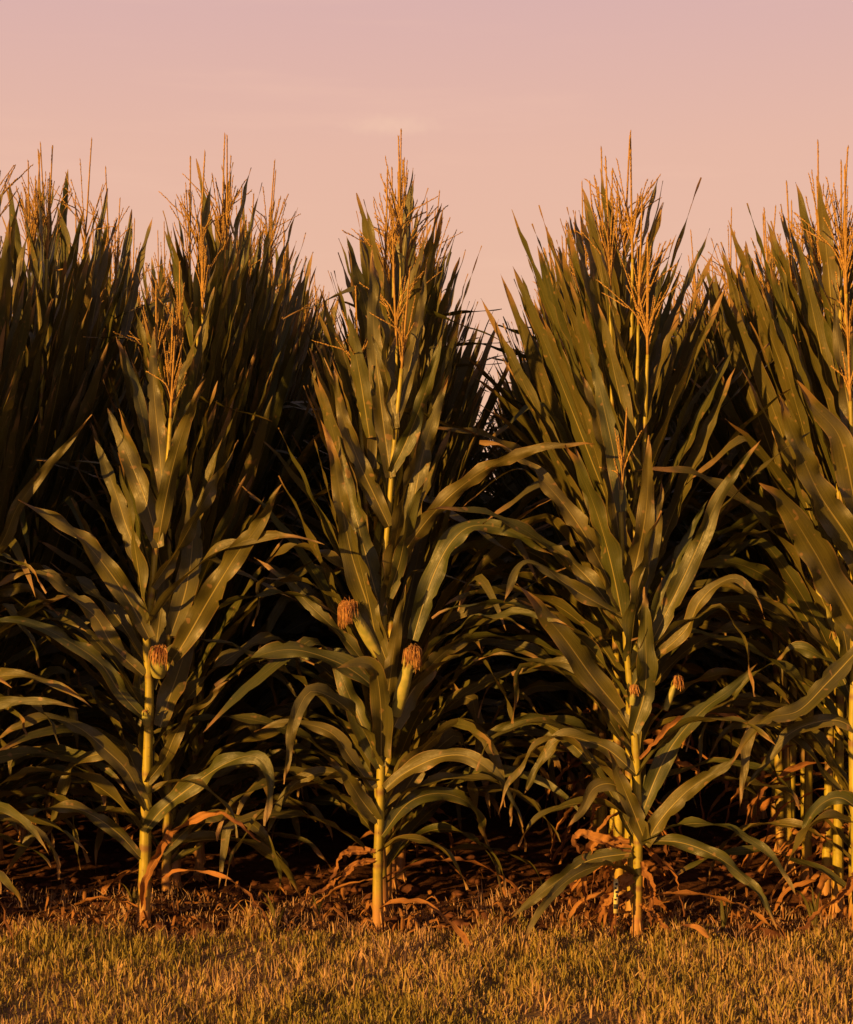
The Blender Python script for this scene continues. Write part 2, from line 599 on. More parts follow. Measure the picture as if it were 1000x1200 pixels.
def hero_leaf(root, o, rng, Y, pts, w, roll=(20, 30), dz=None, mat='leaf', fold=0.28, ripple=0.009, label=None, base=0.5, y0=None, n=36):
    """pts in photo pixels; dz: how far the tip comes towards (-) or goes away from (+) the camera, metres"""
    if dz is None:
        dz = rng.uniform(-0.22, 0.18)
    if y0 is None:
        y0 = -0.012
    acc = [0.0]
    for i in range(1, len(pts)):
        acc.append(acc[-1] + math.hypot(pts[i][0] - pts[i - 1][0], pts[i][1] - pts[i - 1][1]))
    P = []
    for (x, y), a in zip(pts, acc):
        s = a / acc[-1]
        P.append(at(x, y, Y + y0 + dz * (s ** 1.2)) - o)
    c = catmull(P, n)
    if mat == 'dry':
        crinkle(c, .0022, rng)
        fold, ripple = rng.uniform(.9, 1.6), .010
        roll = (roll[0], roll[1] + (0 if label else rng.uniform(-90, 90)))
    T = tangents(c)
    sides = []
    tw = rng.uniform(-6, 6)
    f1, f2 = rng.uniform(0, 6.3), rng.uniform(0, 6.3)
    for i in range(n + 1):
        s = i / n
        sd = T[i].cross(VIEW).normalized()
        nm = T[i].cross(sd)
        r = R(roll[0] + (roll[1] - roll[0]) * s + tw * math.sin(s * 7) + 15 * math.sin(s * 10 + f1) * min(1, s * 3) + 9 * math.sin(s * 21 + f2) * s)
        sides.append(sd * math.cos(r) + nm * math.sin(r))
    mb = MB()
    blade(mb, c, sides, w * 0.66 / F * Y, 8, fold * rng.uniform(.7, 1.5), ripple * rng.uniform(1.0, 2.0), rng, base)
    ob = mb.build('leaf', M[mat], root)
    if label:
        ob['label'] = label
    return ob


Y1, Y2, Y3, Y4, Y0 = 5.50, 5.50, 5.42, 5.45, 5.50

# ---- plant of the second row (left)
rt, o, rg = hero([(168, 1090), (170, 1020), (171, 960), (174, 860), (175, 800), (172, 748), (178, 690), (182, 646), (191, 590), (197, 537), (200, 490)],
                 Y1, 'short corn plant at the left with one stubby ear and an arched dry orange leaf', 0.0245, 0.0065,
                 [0.04, 0.10, 0.17, 0.235, 0.31, 0.41, 0.505, 0.58, 0.66, 0.74], (0.25, 6, 0.8), seed=3)
hl = lambda *a, **k: hero_leaf(rt, o, rg, Y1, *a, **k)
hl([(186, 642), (172, 590), (150, 535), (126, 478)], 40, (8, -5), 0.10)
hl([(170, 668), (150, 622), (133, 570), (110, 512)], 34, (-25, 10), 0.18)
hl([(175, 748), (150, 702), (115, 653), (80, 618), (21, 586)], 40, (20, 35), -0.10)
hl([(203, 772), (217, 751), (245, 702), (280, 646), (301, 618), (330, 568)], 46, (-12, 10), -0.25)
hl([(178, 688), (208, 644), (238, 590), (280, 516)], 34, (50, 62), 0.15)
hl([(200, 745), (218, 690), (226, 625), (220, 555)], 44, (10, 0), 0.28)
hl([(188, 852), (196, 825), (210, 785), (232, 720)], 44, (-5, 10), 0.25)
hl([(168, 792), (133, 758), (113, 724), (87, 702), (60, 677), (25, 672), (-8, 690)], 34, (35, 50), -0.05)
hl([(167, 840), (140, 810), (115, 775), (63, 742), (21, 727), (-22, 728)], 30, (40, 25), -0.2)
hl([(172, 948), (150, 905), (122, 877), (91, 852), (52, 841), (14, 855), (-18, 880)], 32, (30, 45), -0.15)
hl([(165, 1006), (140, 978), (105, 954), (70, 946), (28, 957), (-8, 980)], 25, (30, 40), -0.1)
hl([(170, 920), (150, 900), (122, 884), (94, 891), (80, 905), (66, 950), (50, 990)], 26, (40, 10), 0.1)
hl([(171, 973), (189, 950), (224, 922), (259, 898), (290, 886), (308, 893), (317, 920), (311, 968)], 36, (-20, -45), -0.2)
hl([(172, 917), (192, 891), (206, 860), (224, 835), (245, 817), (270, 796)], 28, (25, 45), -0.1)
hl([(196, 560), (208, 520), (222, 480), (240, 455)], 26, (10, 15), 0.10)
hl([(192, 580), (186, 520), (180, 450), (180, 385)], 30, (0, 5), 0.2)
hl([(168, 1068), (171, 1030), (185, 1003), (199, 978), (224, 961), (255, 952), (280, 964), (304, 987)], 15, (0, 20), -0.30, 'dry',
   fold=0.9, ripple=0.006, label='thin dry orange leaf arched low over the soil')
hl([(190, 1000), (240, 958), (290, 962), (322, 1000), (329, 1048)], 22, (30, 20), 0.12)
ear_o = at(186, 792, Y1 - 0.02) - o
make_ear(ear_o, Vector((0.10, -0.45, 0.9)), 0.085, 0.026, rt, rg, 0.055, 110)
make_ear(at(173, 850, Y1 - .02) - o, Vector((-0.05, -0.5, 0.9)), 0.055, 0.014, rt, rg, 0.012, 20)

# ---- plant of the middle row
rt, o, rg = hero([(443, 1090), (443, 1020), (445, 961), (447, 884), (449, 780), (450, 700), (452, 650), (456, 600), (460, 550), (464, 502), (471, 432)],
                 Y2, 'corn plant front of the middle row with two ears of red brown silk', 0.0195, 0.0065,
                 [0.05, 0.125, 0.19, 0.26, 0.34, 0.42, 0.50, 0.585, 0.66, 0.75], (0.31, 7, 0.75), seed=5)
hl = lambda *a, **k: hero_leaf(rt, o, rg, Y2, *a, **k)
hl([(447, 886), (447, 845), (444, 805), (438, 782), (418, 776), (392, 784)], 40, (0, 30), -0.18, base=0.8)
hl([(456, 782), (444, 750), (430, 706), (412, 650), (400, 590), (390, 530), (375, 490)], 42, (-8, 12), -0.12)
hl([(448, 722), (434, 670), (420, 617), (406, 560), (396, 510)], 38, (15, -10), 0.12)
hl([(456, 617), (440, 583), (419, 537), (401, 485), (392, 430)], 34, (10, 0), -0.06)
hl([(464, 502), (458, 470), (450, 432), (436, 392)], 26, (0, 20), 0.06)
hl([(458, 553), (475, 520), (496, 467), (519, 392)], 30, (20, 10), -0.08)
hl([(463, 678), (478, 625), (494, 540), (510, 485), (526, 440)], 42, (-10, 5), 0.12)
hl([(458, 560), (446, 470), (438, 380), (436, 292)], 36, (0, 8), 0.22)
hl([(462, 852), (480, 815), (505, 780), (530, 758), (552, 748), (566, 765)], 42, (20, 50), 0.16)
hl([(484, 750), (497, 705), (512, 665), (530, 634), (552, 617), (585, 618), (620, 634), (655, 655)], 40, (-5, -35), 0.05)
hl([(452, 925), (466, 912), (489, 898), (517, 887), (545, 886), (570, 900), (597, 926), (612, 970)], 32, (-25, -50), -0.14)
hl([(443, 962), (424, 938), (404, 908), (385, 895)], 32, (10, 30), -0.1)
hl([(440, 955), (410, 915), (380, 905), (345, 919), (324, 950), (311, 985)], 26, (35, 20), 0.08)
hl([(438, 925), (412, 890), (392, 862), (365, 850), (330, 848), (298, 858)], 28, (35, 50), 0.02)
hl([(445, 800), (405, 750), (363, 709), (328, 674), (298, 654)], 26, (40, 30), 0.12)
hl([(446, 812), (415, 787), (385, 772), (350, 762), (318, 764), (285, 778), (252, 804)], 36, (35, 55), -0.15)
hl([(446, 900), (425, 852), (405, 805), (388, 765), (372, 760)], 40, (15, 5), 0.1)
hl([(455, 700), (468, 660), (482, 600), (500, 560)], 30, (25, 35), -0.10)
hl([(440, 998), (418, 998), (400, 1006), (392, 1022), (386, 1036)], 14, (30, 20), -0.03, 'dry', ripple=0.006)
hl([(441, 1008), (420, 1012), (395, 1030), (363, 1050)], 11, (30, 10), -0.06, 'dry', ripple=0.006)
hl([(447, 980), (480, 940), (520, 930), (556, 948), (575, 1000)], 28, (-20, -30), 0.25)
hl([(462, 500), (480, 430), (492, 370), (500, 310)], 26, (0, 0), 0.15)
make_ear(at(444, 768, Y2 - .005) - o, Vector((-0.52, -0.35, 0.95)), 0.185, 0.019, rt, rg, 0.075, 90)
make_ear(at(464, 838, Y2 - .01) - o, Vector((0.25, -0.3, 0.95)), 0.22, 0.022, rt, rg, 0.065, 110)

# ---- plant of the fourth row
rt, o, rg = hero([(746, 1098), (748, 1000), (747, 920), (744, 860), (738, 800), (734, 750), (730, 690), (729, 642), (728, 600), (729, 574)],
                 Y3, 'corn plant right of centre, front of its row, with bright yellow stalk, upright leaves', 0.0195, 0.0065,
                 [0.06, 0.13, 0.225, 0.31, 0.42, 0.53, 0.65, 0.75, 0.84], (0.245, 7, 0.8), seed=8)
hl = lambda *a, **k: hero_leaf(rt, o, rg, Y3, *a, **k)
hl([(727, 664), (704, 618), (688, 570), (674, 522)], 30, (0, 15), -0.05)
hl([(733, 708), (748, 650), (758, 590), (761, 510)], 38, (-5, 5), -0.08)
hl([(742, 858), (756, 808), (757, 750), (756, 688)], 40, (0, 10), -0.05)
hl([(760, 760), (795, 690), (818, 640), (840, 588), (866, 548), (893, 514)], 36, (-15, 5), 0.0)
hl([(770, 770), (804, 738), (820, 706), (840, 686), (864, 678), (884, 698), (897, 725)], 28, (-30, -50), -0.1)
hl([(726, 832), (696, 796), (660, 746), (632, 714), (606, 684)], 48, (10, 25), -0.2)
hl([(731, 724), (692, 702), (660, 682), (640, 666), (618, 660), (603, 676), (591, 706)], 28, (30, 50), -0.15)
hl([(728, 716), (712, 678), (692, 638), (660, 590), (624, 550), (598, 527), (562, 518)], 38, (20, 45), 0.08)
hl([(732, 740), (700, 690), (660, 650), (625, 632), (590, 622)], 32, (30, 45), 0.15)
hl([(757, 990), (772, 964), (800, 932), (824, 914), (850, 898), (868, 880)], 34, (-15, -35), -0.12)
hl([(746, 945), (720, 920), (696, 924), (682, 950), (665, 970)], 30, (30, 10), -0.08)
hl([(757, 988), (742, 950), (728, 916), (712, 878)], 34, (0, 20), -0.06)
hl([(746, 908), (715, 880), (690, 869), (662, 864), (640, 882), (615, 930)], 34, (30, 50), 0.05)
hl([(740, 1000), (692, 1008), (660, 1028), (628, 1052), (596, 1078)], 32, (25, 10), -0.08)
hl([(755, 985), (800, 988), (840, 1004), (872, 1028), (896, 1056), (911, 1090)], 26, (-35, -15), -0.10)
hl([(752, 955), (772, 904), (792, 868), (824, 832), (856, 808), (888, 778)], 36, (-20, -30), 0.1)
hl([(739, 810), (765, 760), (780, 700), (800, 642), (830, 585)], 32, (-20, -35), 0.12)
hl([(742, 862), (715, 820), (690, 790), (650, 775), (600, 790)], 32, (35, 50), 0.15)
hl([(750, 890), (790, 850), (830, 838), (862, 842), (890, 860)], 11, (-30, -60), 0.2, 'dry', label='dry orange leaf high on the right side')
hl([(733, 735), (752, 690), (768, 630), (776, 560)], 30, (-10, 5), 0.16)
hl([(740, 996), (715, 990), (690, 978), (676, 982), (684, 1010)], 20, (20, 50), -0.03, 'dry', ripple=0.012)
hl([(742, 1022), (724, 1036), (705, 1060), (682, 1086)], 20, (25, 45), -0.05, 'dry', ripple=0.010)
hl([(752, 1010), (762, 1040), (762, 1085)], 13, (0, 40), -0.02, 'dry', ripple=0.008)
hl([(742, 1030), (712, 1050), (700, 1090)], 20, (0, 20), -0.04, 'dry')
hl([(740, 1045), (722, 1062), (716, 1098)], 18, (0, 10), -0.06, 'dry')
hl([(750, 1060), (765, 1070), (785, 1094)], 12, (0, 10), -0.05, 'dry')
hl([(738, 985), (700, 985), (684, 1020), (690, 1065)], 16, (0, 10), 0.03, 'dry')
hl([(728, 600), (722, 545), (706, 470), (690, 400)], 34, (0, 0), 0.2)
make_ear(at(741, 826, Y3 - .03) - o, Vector((0.1, -0.2, 1)), 0.05, 0.010, rt, rg, 0.035, 42)
make_ear(at(780, 832, Y3 + .05) - o, Vector((0.35, -0.1, 1)), 0.10, 0.011, rt, rg, 0.045, 45)

# ---- plant of the row at the right edge (its stalk stands just outside the frame)
rt, o, rg = hero([(1006, 1092), (1004, 1000), (1000, 880), (1001, 760), (1003, 640), (1000, 540), (997, 470)],
                 Y4, 'corn plant at right edge with broad bright leaves reaching in, stalk outside the frame', 0.021, 0.0065,
                 None, (0.27, 8, 0.9), seed=13)
hl = lambda *a, **k: hero_leaf(rt, o, rg, Y4, *a, **k)
hl([(1014, 752), (1000, 726), (972, 678), (952, 642), (920, 592), (891, 566)], 68, (0, 8), -0.25)
hl([(1012, 690), (1000, 640), (960, 578), (932, 514), (913, 462)], 58, (0, 10), -0.18)
hl([(1008, 630), (1000, 580), (984, 512), (952, 474), (934, 445)], 54, (5, 5), -0.1)
hl([(1016, 752), (1000, 768), (970, 800), (936, 833), (900, 842), (876, 866), (856, 897)], 34, (25, 45), -0.2)
hl([(1018, 870), (985, 845), (945, 850), (916, 868), (896, 896), (871, 926)], 26, (35, 20), 0.0)
hl([(1018, 880), (990, 800), (962, 770), (930, 760), (905, 780)], 40, (25, 40), 0.15)
hl([(1010, 620), (1020, 560), (1030, 480), (1042, 400)], 40, (0, 10), 0.0)
hl([(1018, 960), (985, 935), (955, 950), (935, 990)], 26, (30, 20), -0.05)
hl([(1022, 1010), (990, 1040), (960, 1070), (940, 1090)], 16, (30, 10), -0.1, 'dry', ripple=0.01)
hl([(1004, 545), (995, 480), (985, 420), (978, 352)], 34, (0, 10), 0.1)

# ---- plant of the row at the left edge (stalk outside the frame)
rt, o, rg = hero([(-112, 1090), (-112, 1000), (-108, 880), (-104, 760), (-98, 640), (-92, 520), (-86, 430)],
                 Y0, 'corn plant at the left edge whose leaf tips reach into the frame, stalk outside it', 0.021, 0.0065,
                 None, (0.27, 8, 0.9), seed=17)
hl = lambda *a, **k: hero_leaf(rt, o, rg, Y0, *a, **k)
hl([(-100, 740), (-40, 690), (0, 640), (20, 595), (45, 560), (75, 525), (108, 486)], 30, (20, 35), -0.05)
hl([(-104, 800), (-60, 740), (-20, 700), (30, 690), (70, 720)], 34, (30, 50), 0.1)
hl([(-106, 880), (-60, 850), (-20, 850), (8, 880), (14, 915)], 30, (30, 40), 0.0)
hl([(-98, 640), (-70, 560), (-40, 480), (-10, 420)], 40, (0, 10), 0.1)
hl([(-95, 560), (-90, 470), (-80, 400), (-60, 330)], 38, (0, 10), 0.0)
hl([(-95, 600), (-120, 520), (-150, 450), (-170, 400)], 38, (0, 10), 0.0)
hl([(-110, 960), (-70, 940), (-30, 960), (0, 1010)], 28, (30, 30), 0.1)

# ------------------------------------------------------------------ the kinds of plant behind them
SPEC = []


def plant_leaves(rng, H, nleaf=14, z0=0.05, pz=1.12):
    """a list of (z, azimuth, length, a0, a1, power, kink, width, dry)"""
    out = []
    az = rng.uniform(-0.5, 0.5)
    for k in range(nleaf):
        f = k / (nleaf - 1)
        z = H * (z0 + (0.755 - z0) * f ** pz) + rng.uniform(-.02, .02)
        a = az + (math.pi if k % 2 else 0) + rng.uniform(-0.55, 0.55)
        ln = (0.64 + 0.36 * math.sin(min(1, f / 0.5) * math.pi / 2) - 0.50 * max(0, (f - 0.55) / 0.45) ** 1.4) * rng.uniform(0.9, 1.12)
        a0 = 43 - 36 * f ** 0.6 + rng.uniform(-5, 6)
        g_ = min(1, max(0, (f - 0.16) / 0.40))
        g_ = g_ * g_ * (3 - 2 * g_)
        a1 = 166 - 151 * g_ + rng.uniform(-24, 16) * (1.2 - g_ * .8)
        a1 = max(a1, a0 + 3)
        pw = rng.uniform(1.2, 1.9) + 0.5 * f
        kink = (rng.uniform(0.45, 0.75), rng.uniform(50, 110)) if rng.random() < (0.24 if f < .6 else .045) else None
        w = (0.050 + 0.026 * math.sin(f * math.pi * 0.75)) * rng.uniform(0.88, 1.1)
        dry = k < 2 and rng.random() < .45
        if dry:
            a0, a1, ln, w = 70 + rng.uniform(0, 40), 175, ln * 0.6, w * 0.33
        out.append((z, a, ln, a0, a1, pw, kink, w, dry))
    return out


def make_variant(seed, bare=False, low=False):
    rng = random.Random(seed)
    H = rng.uniform(2.46, 2.60)
    root = empty('corn_plant', (0, 0, 0))
    leaves = plant_leaves(rng, H, rng.choice((16, 17)) if bare else 26 if low else rng.choice((20, 21, 22)), .19 if bare else .05, 1.5 if low else 1.12)
    sway = Vector((rng.uniform(-.03, .03), rng.uniform(-.03, .03), 0))
    zt = H - 0.40
    path = [Vector((0, 0, -.03)), Vector((0, 0, zt * .3)) + sway * .3, Vector((0, 0, zt * .65)) + sway * .6, Vector((0, 0, zt)) + sway * 1.2]
    make_stalk(path, rng.uniform(.0165, .020), 0.0055, [min(.97, (l[0] - 0.05) / zt) for l in leaves], 'stalk', root, rng, True, 8)
    if bare:
        for k in range(5):
            leaves.append((rng.uniform(.10, .42), rng.uniform(0, 6.28), rng.uniform(.16, .38), rng.uniform(50, 110), 176, .8, None, rng.uniform(.018, .034), True))
    for (z, a, ln, a0, a1, pw, kink, w, dry) in leaves:
        n = 26
        c, sides = leaf_curve(z, a, ln, a0, a1, pw, kink, n, rng, 0.014, 1.0 if a1 > 75 else .35)
        if dry:
            crinkle(c, .002, rng)
        mb = MB()
        blade(mb, c, sides, w, 4, rng.uniform(.2, .5), rng.uniform(.008, .017) if a1 > 75 else .006, rng)
        mb.build('leaf', M['dry' if dry else 'leaf'], root)
    make_tassel(path[-1], Vector((sway.x, sway.y, 1)), rng.uniform(.38, .46), rng.randint(10, 15), 'tassel', root, rng, rng.uniform(.4, .95))
    az = rng.uniform(0, 6.28)
    hz = Vector((math.cos(az), math.sin(az), 0))
    make_ear(Vector((0, 0, H * .37)) + hz * .02, hz * .28 + Vector((0, 0, 1)), .16, .019, root, rng, .055, 26)
    return root


protos = [make_variant(100 + k, 9 <= k < 13, k >= 13) for k in range(17)]


def copy_tree(o, parent=None, extra=None):
    c = o.copy()
    col.objects.link(c)
    if parent is not None:
        c.parent = parent
    for ch in list(o.children):
        copy_tree(ch, c)
    return c


ROWX = {0: -1.757, 1: -1.016, 2: -0.285, 3: 0.513, 4: 1.205}
for k in list(range(-6, 0)) + list(range(5, 12)):
    ROWX[k] = ROWX[0] + 0.745 * k if k < 0 else ROWX[4] + 0.745 * (k - 4)
ROWNAME = {0: 'leftmost', 1: 'second', 2: 'middle', 3: 'fourth', 4: 'rightmost'}
ORD = ['second', 'third']
NEAR_END = 12.2
used = set()
firstY = {0: 5.68, 1: 5.92, 2: 5.72, 3: 5.58, 4: 5.60}
rr = random.Random(77)
field_pos = []
for r in range(5):
    y = firstY[r]
    i = 0
    while y < NEAR_END:
        k = rr.randrange(9, 13) if (r >= 3 and 0 < i < 9 or r == 3 and i == 0) else rr.randrange(13, 17) if r < 3 and i < 9 else rr.randrange(9)
        pr = protos[k]
        if k not in used:
            ob = pr
            used.add(k)
        else:
            ob = copy_tree(pr)
        hs = ((0.84, 0.93, .98, .98, 1.0), (.72, .77, .84, .92, .99), (.78, .88, .95, 1.0, 1.0), (.83, .91, .96, 1.0, 1.0), (0.86, 0.96, 1.0, 1.0, 1.0))[r][i] if i < 5 else rr.uniform(0.94, 1.06)
        ob.location = (ROWX[r] + rr.gauss(0, .022), y, 0)
        ob.rotation_euler = (rr.gauss(0, .018), rr.gauss(0, .018), rr.choice((0, math.pi)) + rr.gauss(0, .35))
        hs *= (1.055, 1.06, 1.01, 1.0, 0.96)[r]
        ob.scale = (1, 1, hs)
        nm = {0: 'row at the left edge', 1: 'row second from left', 2: 'middle row', 3: 'row fourth from left', 4: 'row at the right edge'}[r]
        if i == 0:
            set_thing(ob, 'corn plant directly behind the front plant of the ' + nm, 'corn plant')
        else:
            set_thing(ob, 'tall tasselled corn plant crowded among others in the ' + nm, 'corn plant', 'corn plants filling the ' + nm)
        y += rr.uniform(0.095, 0.13) if r == 4 and i < 9 else rr.uniform(0.13, 0.18)
        i += 1
for k, yy in enumerate((5.2, 5.36)):  # extra plants added off-frame to shade the row second from left
    ob = copy_tree(protos[13 + k % 4])
    ob.location = (ROWX[0] - .06 + .02 * k, yy, 0)
    ob.rotation_euler = (0, 0, rr.choice((0, math.pi)) + rr.gauss(0, .3))
    ob.scale = (1, 1, .84 + .03 * k)
    set_thing(ob, 'corn plant added beyond the left edge for shade, only stray leaf tips in the frame', 'corn plant', 'corn plants added for shade outside the left edge')
for k, pr in enumerate(protos):
    if k not in used:
        pr.location = (ROWX[5], 5.6 + .2 * k, 0)
        set_thing(pr, 'corn plant outside the right edge of the frame', 'corn plant', 'corn plants outside the frame')


# ------------------------------------------------------------------ the rest of the field: one mass
def lod_plant(seed):
    rng = random.Random(seed)
    H = rng.uniform(2.45, 2.6)
    mb, dm, sm, tm = MB(), MB(), MB(), MB()
    for (z, a, ln, a0, a1, pw, kink, w, dry) in plant_leaves(rng, H, 15):
        c, sides = leaf_curve(z, a, ln, a0, a1, pw, kink, 10, rng, .014, 1.0 if a1 > 75 else .35)
        blade(dm if dry else mb, c, sides, w, 2, .3, .008, rng)
    tube(sm, [Vector((0, 0, -.03)), Vector((0, 0, H * .4)), Vector((0, 0, H * .86))], [.018, .014, .006], 5)
    base = Vector((0, 0, H * .86))
    for q in range(8):
        a = rng.uniform(0, 6.28)
        i_ = R(rng.uniform(8, 40)) if q else 0
        d = Vector((math.cos(a) * math.sin(i_), math.sin(a) * math.sin(i_), math.cos(i_)))
        ln = .34 if q == 0 else rng.uniform(.15, .22)
        p0 = base + Vector((0, 0, rng.uniform(0, .08)))
        tube(tm, [p0, p0 + d * ln * .5, p0 + d * ln], [.0035, .0045, .002], 4)
    V = np.array(mb.v + dm.v + sm.v + tm.v, dtype=np.float32)
    U = np.array(mb.uv + dm.uv + sm.uv + tm.uv, dtype=np.float32)
    Fs, Mt, o = [], [], 0
    for mi, b in enumerate((mb, dm, sm, tm)):
        for f in b.f:
            f2 = [i + o for i in f]
            if len(f2) == 4:
                Fs.append(f2)
                Mt.append(mi)
            else:
                for q in range(1, len(f2) - 1):          # fans as degenerate-free quads are not needed: skip the caps
                    pass
        o += len(b.v)
    return V, U, np.array(Fs, dtype=np.int32), np.array(Mt, dtype=np.int32)


lods = [lod_plant(300 + k) for k in range(7)]
VV, UU, FF, MM, o = [], [], [], [], 0
rr = random.Random(5)
for r in range(-5, 11):
    y = NEAR_END if 0 <= r <= 4 else (4.95 if r == -1 else 5.3 if r < 0 else 5.5)  # unseen row beyond the left starts forward to shade the leftmost row
    while y < 20:
        V, U, Fq, Mt = lods[rr.randrange(len(lods))]
        a = rr.choice((0, math.pi)) + rr.gauss(0, .4)
        ca, sa = math.cos(a), math.sin(a)
        z = rr.uniform(.94, 1.04)
        W = np.empty_like(V)
        W[:, 0] = V[:, 0] * ca - V[:, 1] * sa + ROWX[r] + rr.gauss(0, .03)
        W[:, 1] = V[:, 0] * sa + V[:, 1] * ca + y
        W[:, 2] = V[:, 2] * z
        VV.append(W)
        UU.append(U)
        FF.append(Fq + o)
        MM.append(Mt)
        o += len(V)
        y += rr.uniform(.16, .24) * (.6 if r == -1 and y < 9 else 1)  # that unseen row is packed closer so it blocks more sun
VV, UU, FF, MM = np.concatenate(VV), np.concatenate(UU), np.concatenate(FF), np.concatenate(MM)


def np_mesh(name, V, Fq, U=None, mats=(), mat_idx=None, tint=None, smooth_=True):
    me = bpy.data.meshes.new(name)
    me.vertices.add(len(V))
    me.vertices.foreach_set('co', np.asarray(V, dtype=np.float32).ravel())
    k = Fq.shape[1]
    me.loops.add(Fq.size)
    me.loops.foreach_set('vertex_index', Fq.ravel().astype(np.int32))
    me.polygons.add(len(Fq))
    me.polygons.foreach_set('loop_start', np.arange(0, Fq.size, k, dtype=np.int32))
    if mat_idx is not None:
        me.polygons.foreach_set('material_index', mat_idx.astype(np.int32))
    me.polygons.foreach_set('use_smooth', np.full(len(Fq), smooth_))
    if U is not None:
        ul = me.uv_layers.new(name='UVMap')
        ul.data.foreach_set('uv', np.asarray(U, dtype=np.float32)[Fq.ravel()].ravel())
    if tint is not None:
        at_ = me.color_attributes.new('tint', 'FLOAT_COLOR', 'POINT')
        at_.data.foreach_set('color', np.concatenate([tint, np.ones((len(tint), 1))], 1).astype(np.float32).ravel())
    for m in mats:
        me.materials.append(m)
    me.update(calc_edges=True)
    ob = bpy.data.objects.new(name, me)
    col.objects.link(ob)
    return ob


cf = np_mesh('corn_field', VV, FF, UU, (M['leaf'], M['dry'], M['stalk'], M['tassel']), MM)
cf['kind'] = 'stuff'
set_thing(cf, 'dense mass of corn farther back in the field behind the near rows', 'corn field')

# ------------------------------------------------------------------ ground
from mathutils import noise as mnoise


def ground_z(x, y):
    if y < 5.2 or y > 12 or abs(x) > 4:
        k = 0.0
    else:
        k = min(1, (y - 5.2) / .5) * min(1, (12 - y) / 2) * min(1, (4 - abs(x)) / .5)
    if k == 0:
        return 0.0
    a = mnoise.fractal(Vector((x * 2.2, y * 2.2, 0)), 1.0, 2.0, 4) * .035
    b = abs(mnoise.noise(Vector((x * 14, y * 14, 3)))) * .030
    return k * (a + b - .004)


xs = np.concatenate([[-600, -150, -40, -15, -7], np.arange(-4, 4.001, .028), [7, 15, 40, 150, 600]])
ys = np.concatenate([[-300, -60, -10, 0, 3], np.arange(4.8, 9.0, .03), np.arange(9, 12.5, .1), [15, 25, 60, 200, 900]])
V = np.array([(x, y, ground_z(x, y)) for y in ys for x in xs], dtype=np.float32)
nx, ny = len(xs), len(ys)
ii, jj = np.meshgrid(np.arange(nx - 1), np.arange(ny - 1))
a = (jj * nx + ii).ravel()
Fq = np.stack([a, a + 1, a + nx + 1, a + nx], 1)


def ground_material():
    m, nt, out = new_mat('ground')
    tc = N(nt, 'ShaderNodeTexCoord')
    sep = N(nt, 'ShaderNodeSeparateXYZ')
    L(nt, tc.outputs['Object'], sep.inputs[0])
    n1 = noise(nt, tc.outputs['Object'], 3.0, 5)
    n2 = noise(nt, tc.outputs['Object'], 28.0, 5, .65)
    n3 = noise(nt, tc.outputs['Object'], 160.0, 3)
    soil = mix(nt, smooth(nt, n2, .3, .7), (0.040, 0.017, 0.009), (0.088, 0.038, 0.020))
    soil = mix(nt, smooth(nt, n3, .55, .75, 0, .5), soil, (0.13, 0.07, 0.038))
    turf = mix(nt, smooth(nt, n2, .35, .65), (0.12, 0.080, 0.038), (0.20, 0.12, 0.065))
    edge = math_n(nt, 'ADD', sep.outputs[1], math_n(nt, 'MULTIPLY', math_n(nt, 'SUBTRACT', n1, .5), .5))
    base = mix(nt, smooth(nt, edge, 5.28, 5.48), turf, soil)
    p = N(nt, 'ShaderNodeBsdfPrincipled')
    L(nt, base, p.inputs['Base Color'])
    p.inputs['Roughness'].default_value = .95
    p.inputs['Specular IOR Level'].default_value = .05
    b = N(nt, 'ShaderNodeBump')
    b.inputs['Strength'].default_value = .8
    b.inputs['Distance'].default_value = .01
    L(nt, n2, b.inputs['Height'])
    L(nt, b.outputs[0], p.inputs['Normal'])
    L(nt, p.outputs[0], out.inputs[0])
    return m


g = np_mesh('ground', V, Fq, mats=(ground_material(),))
g['kind'] = 'structure'

# ---- grass blades (mown verge), one mass
nr = np.random.default_rng(4)


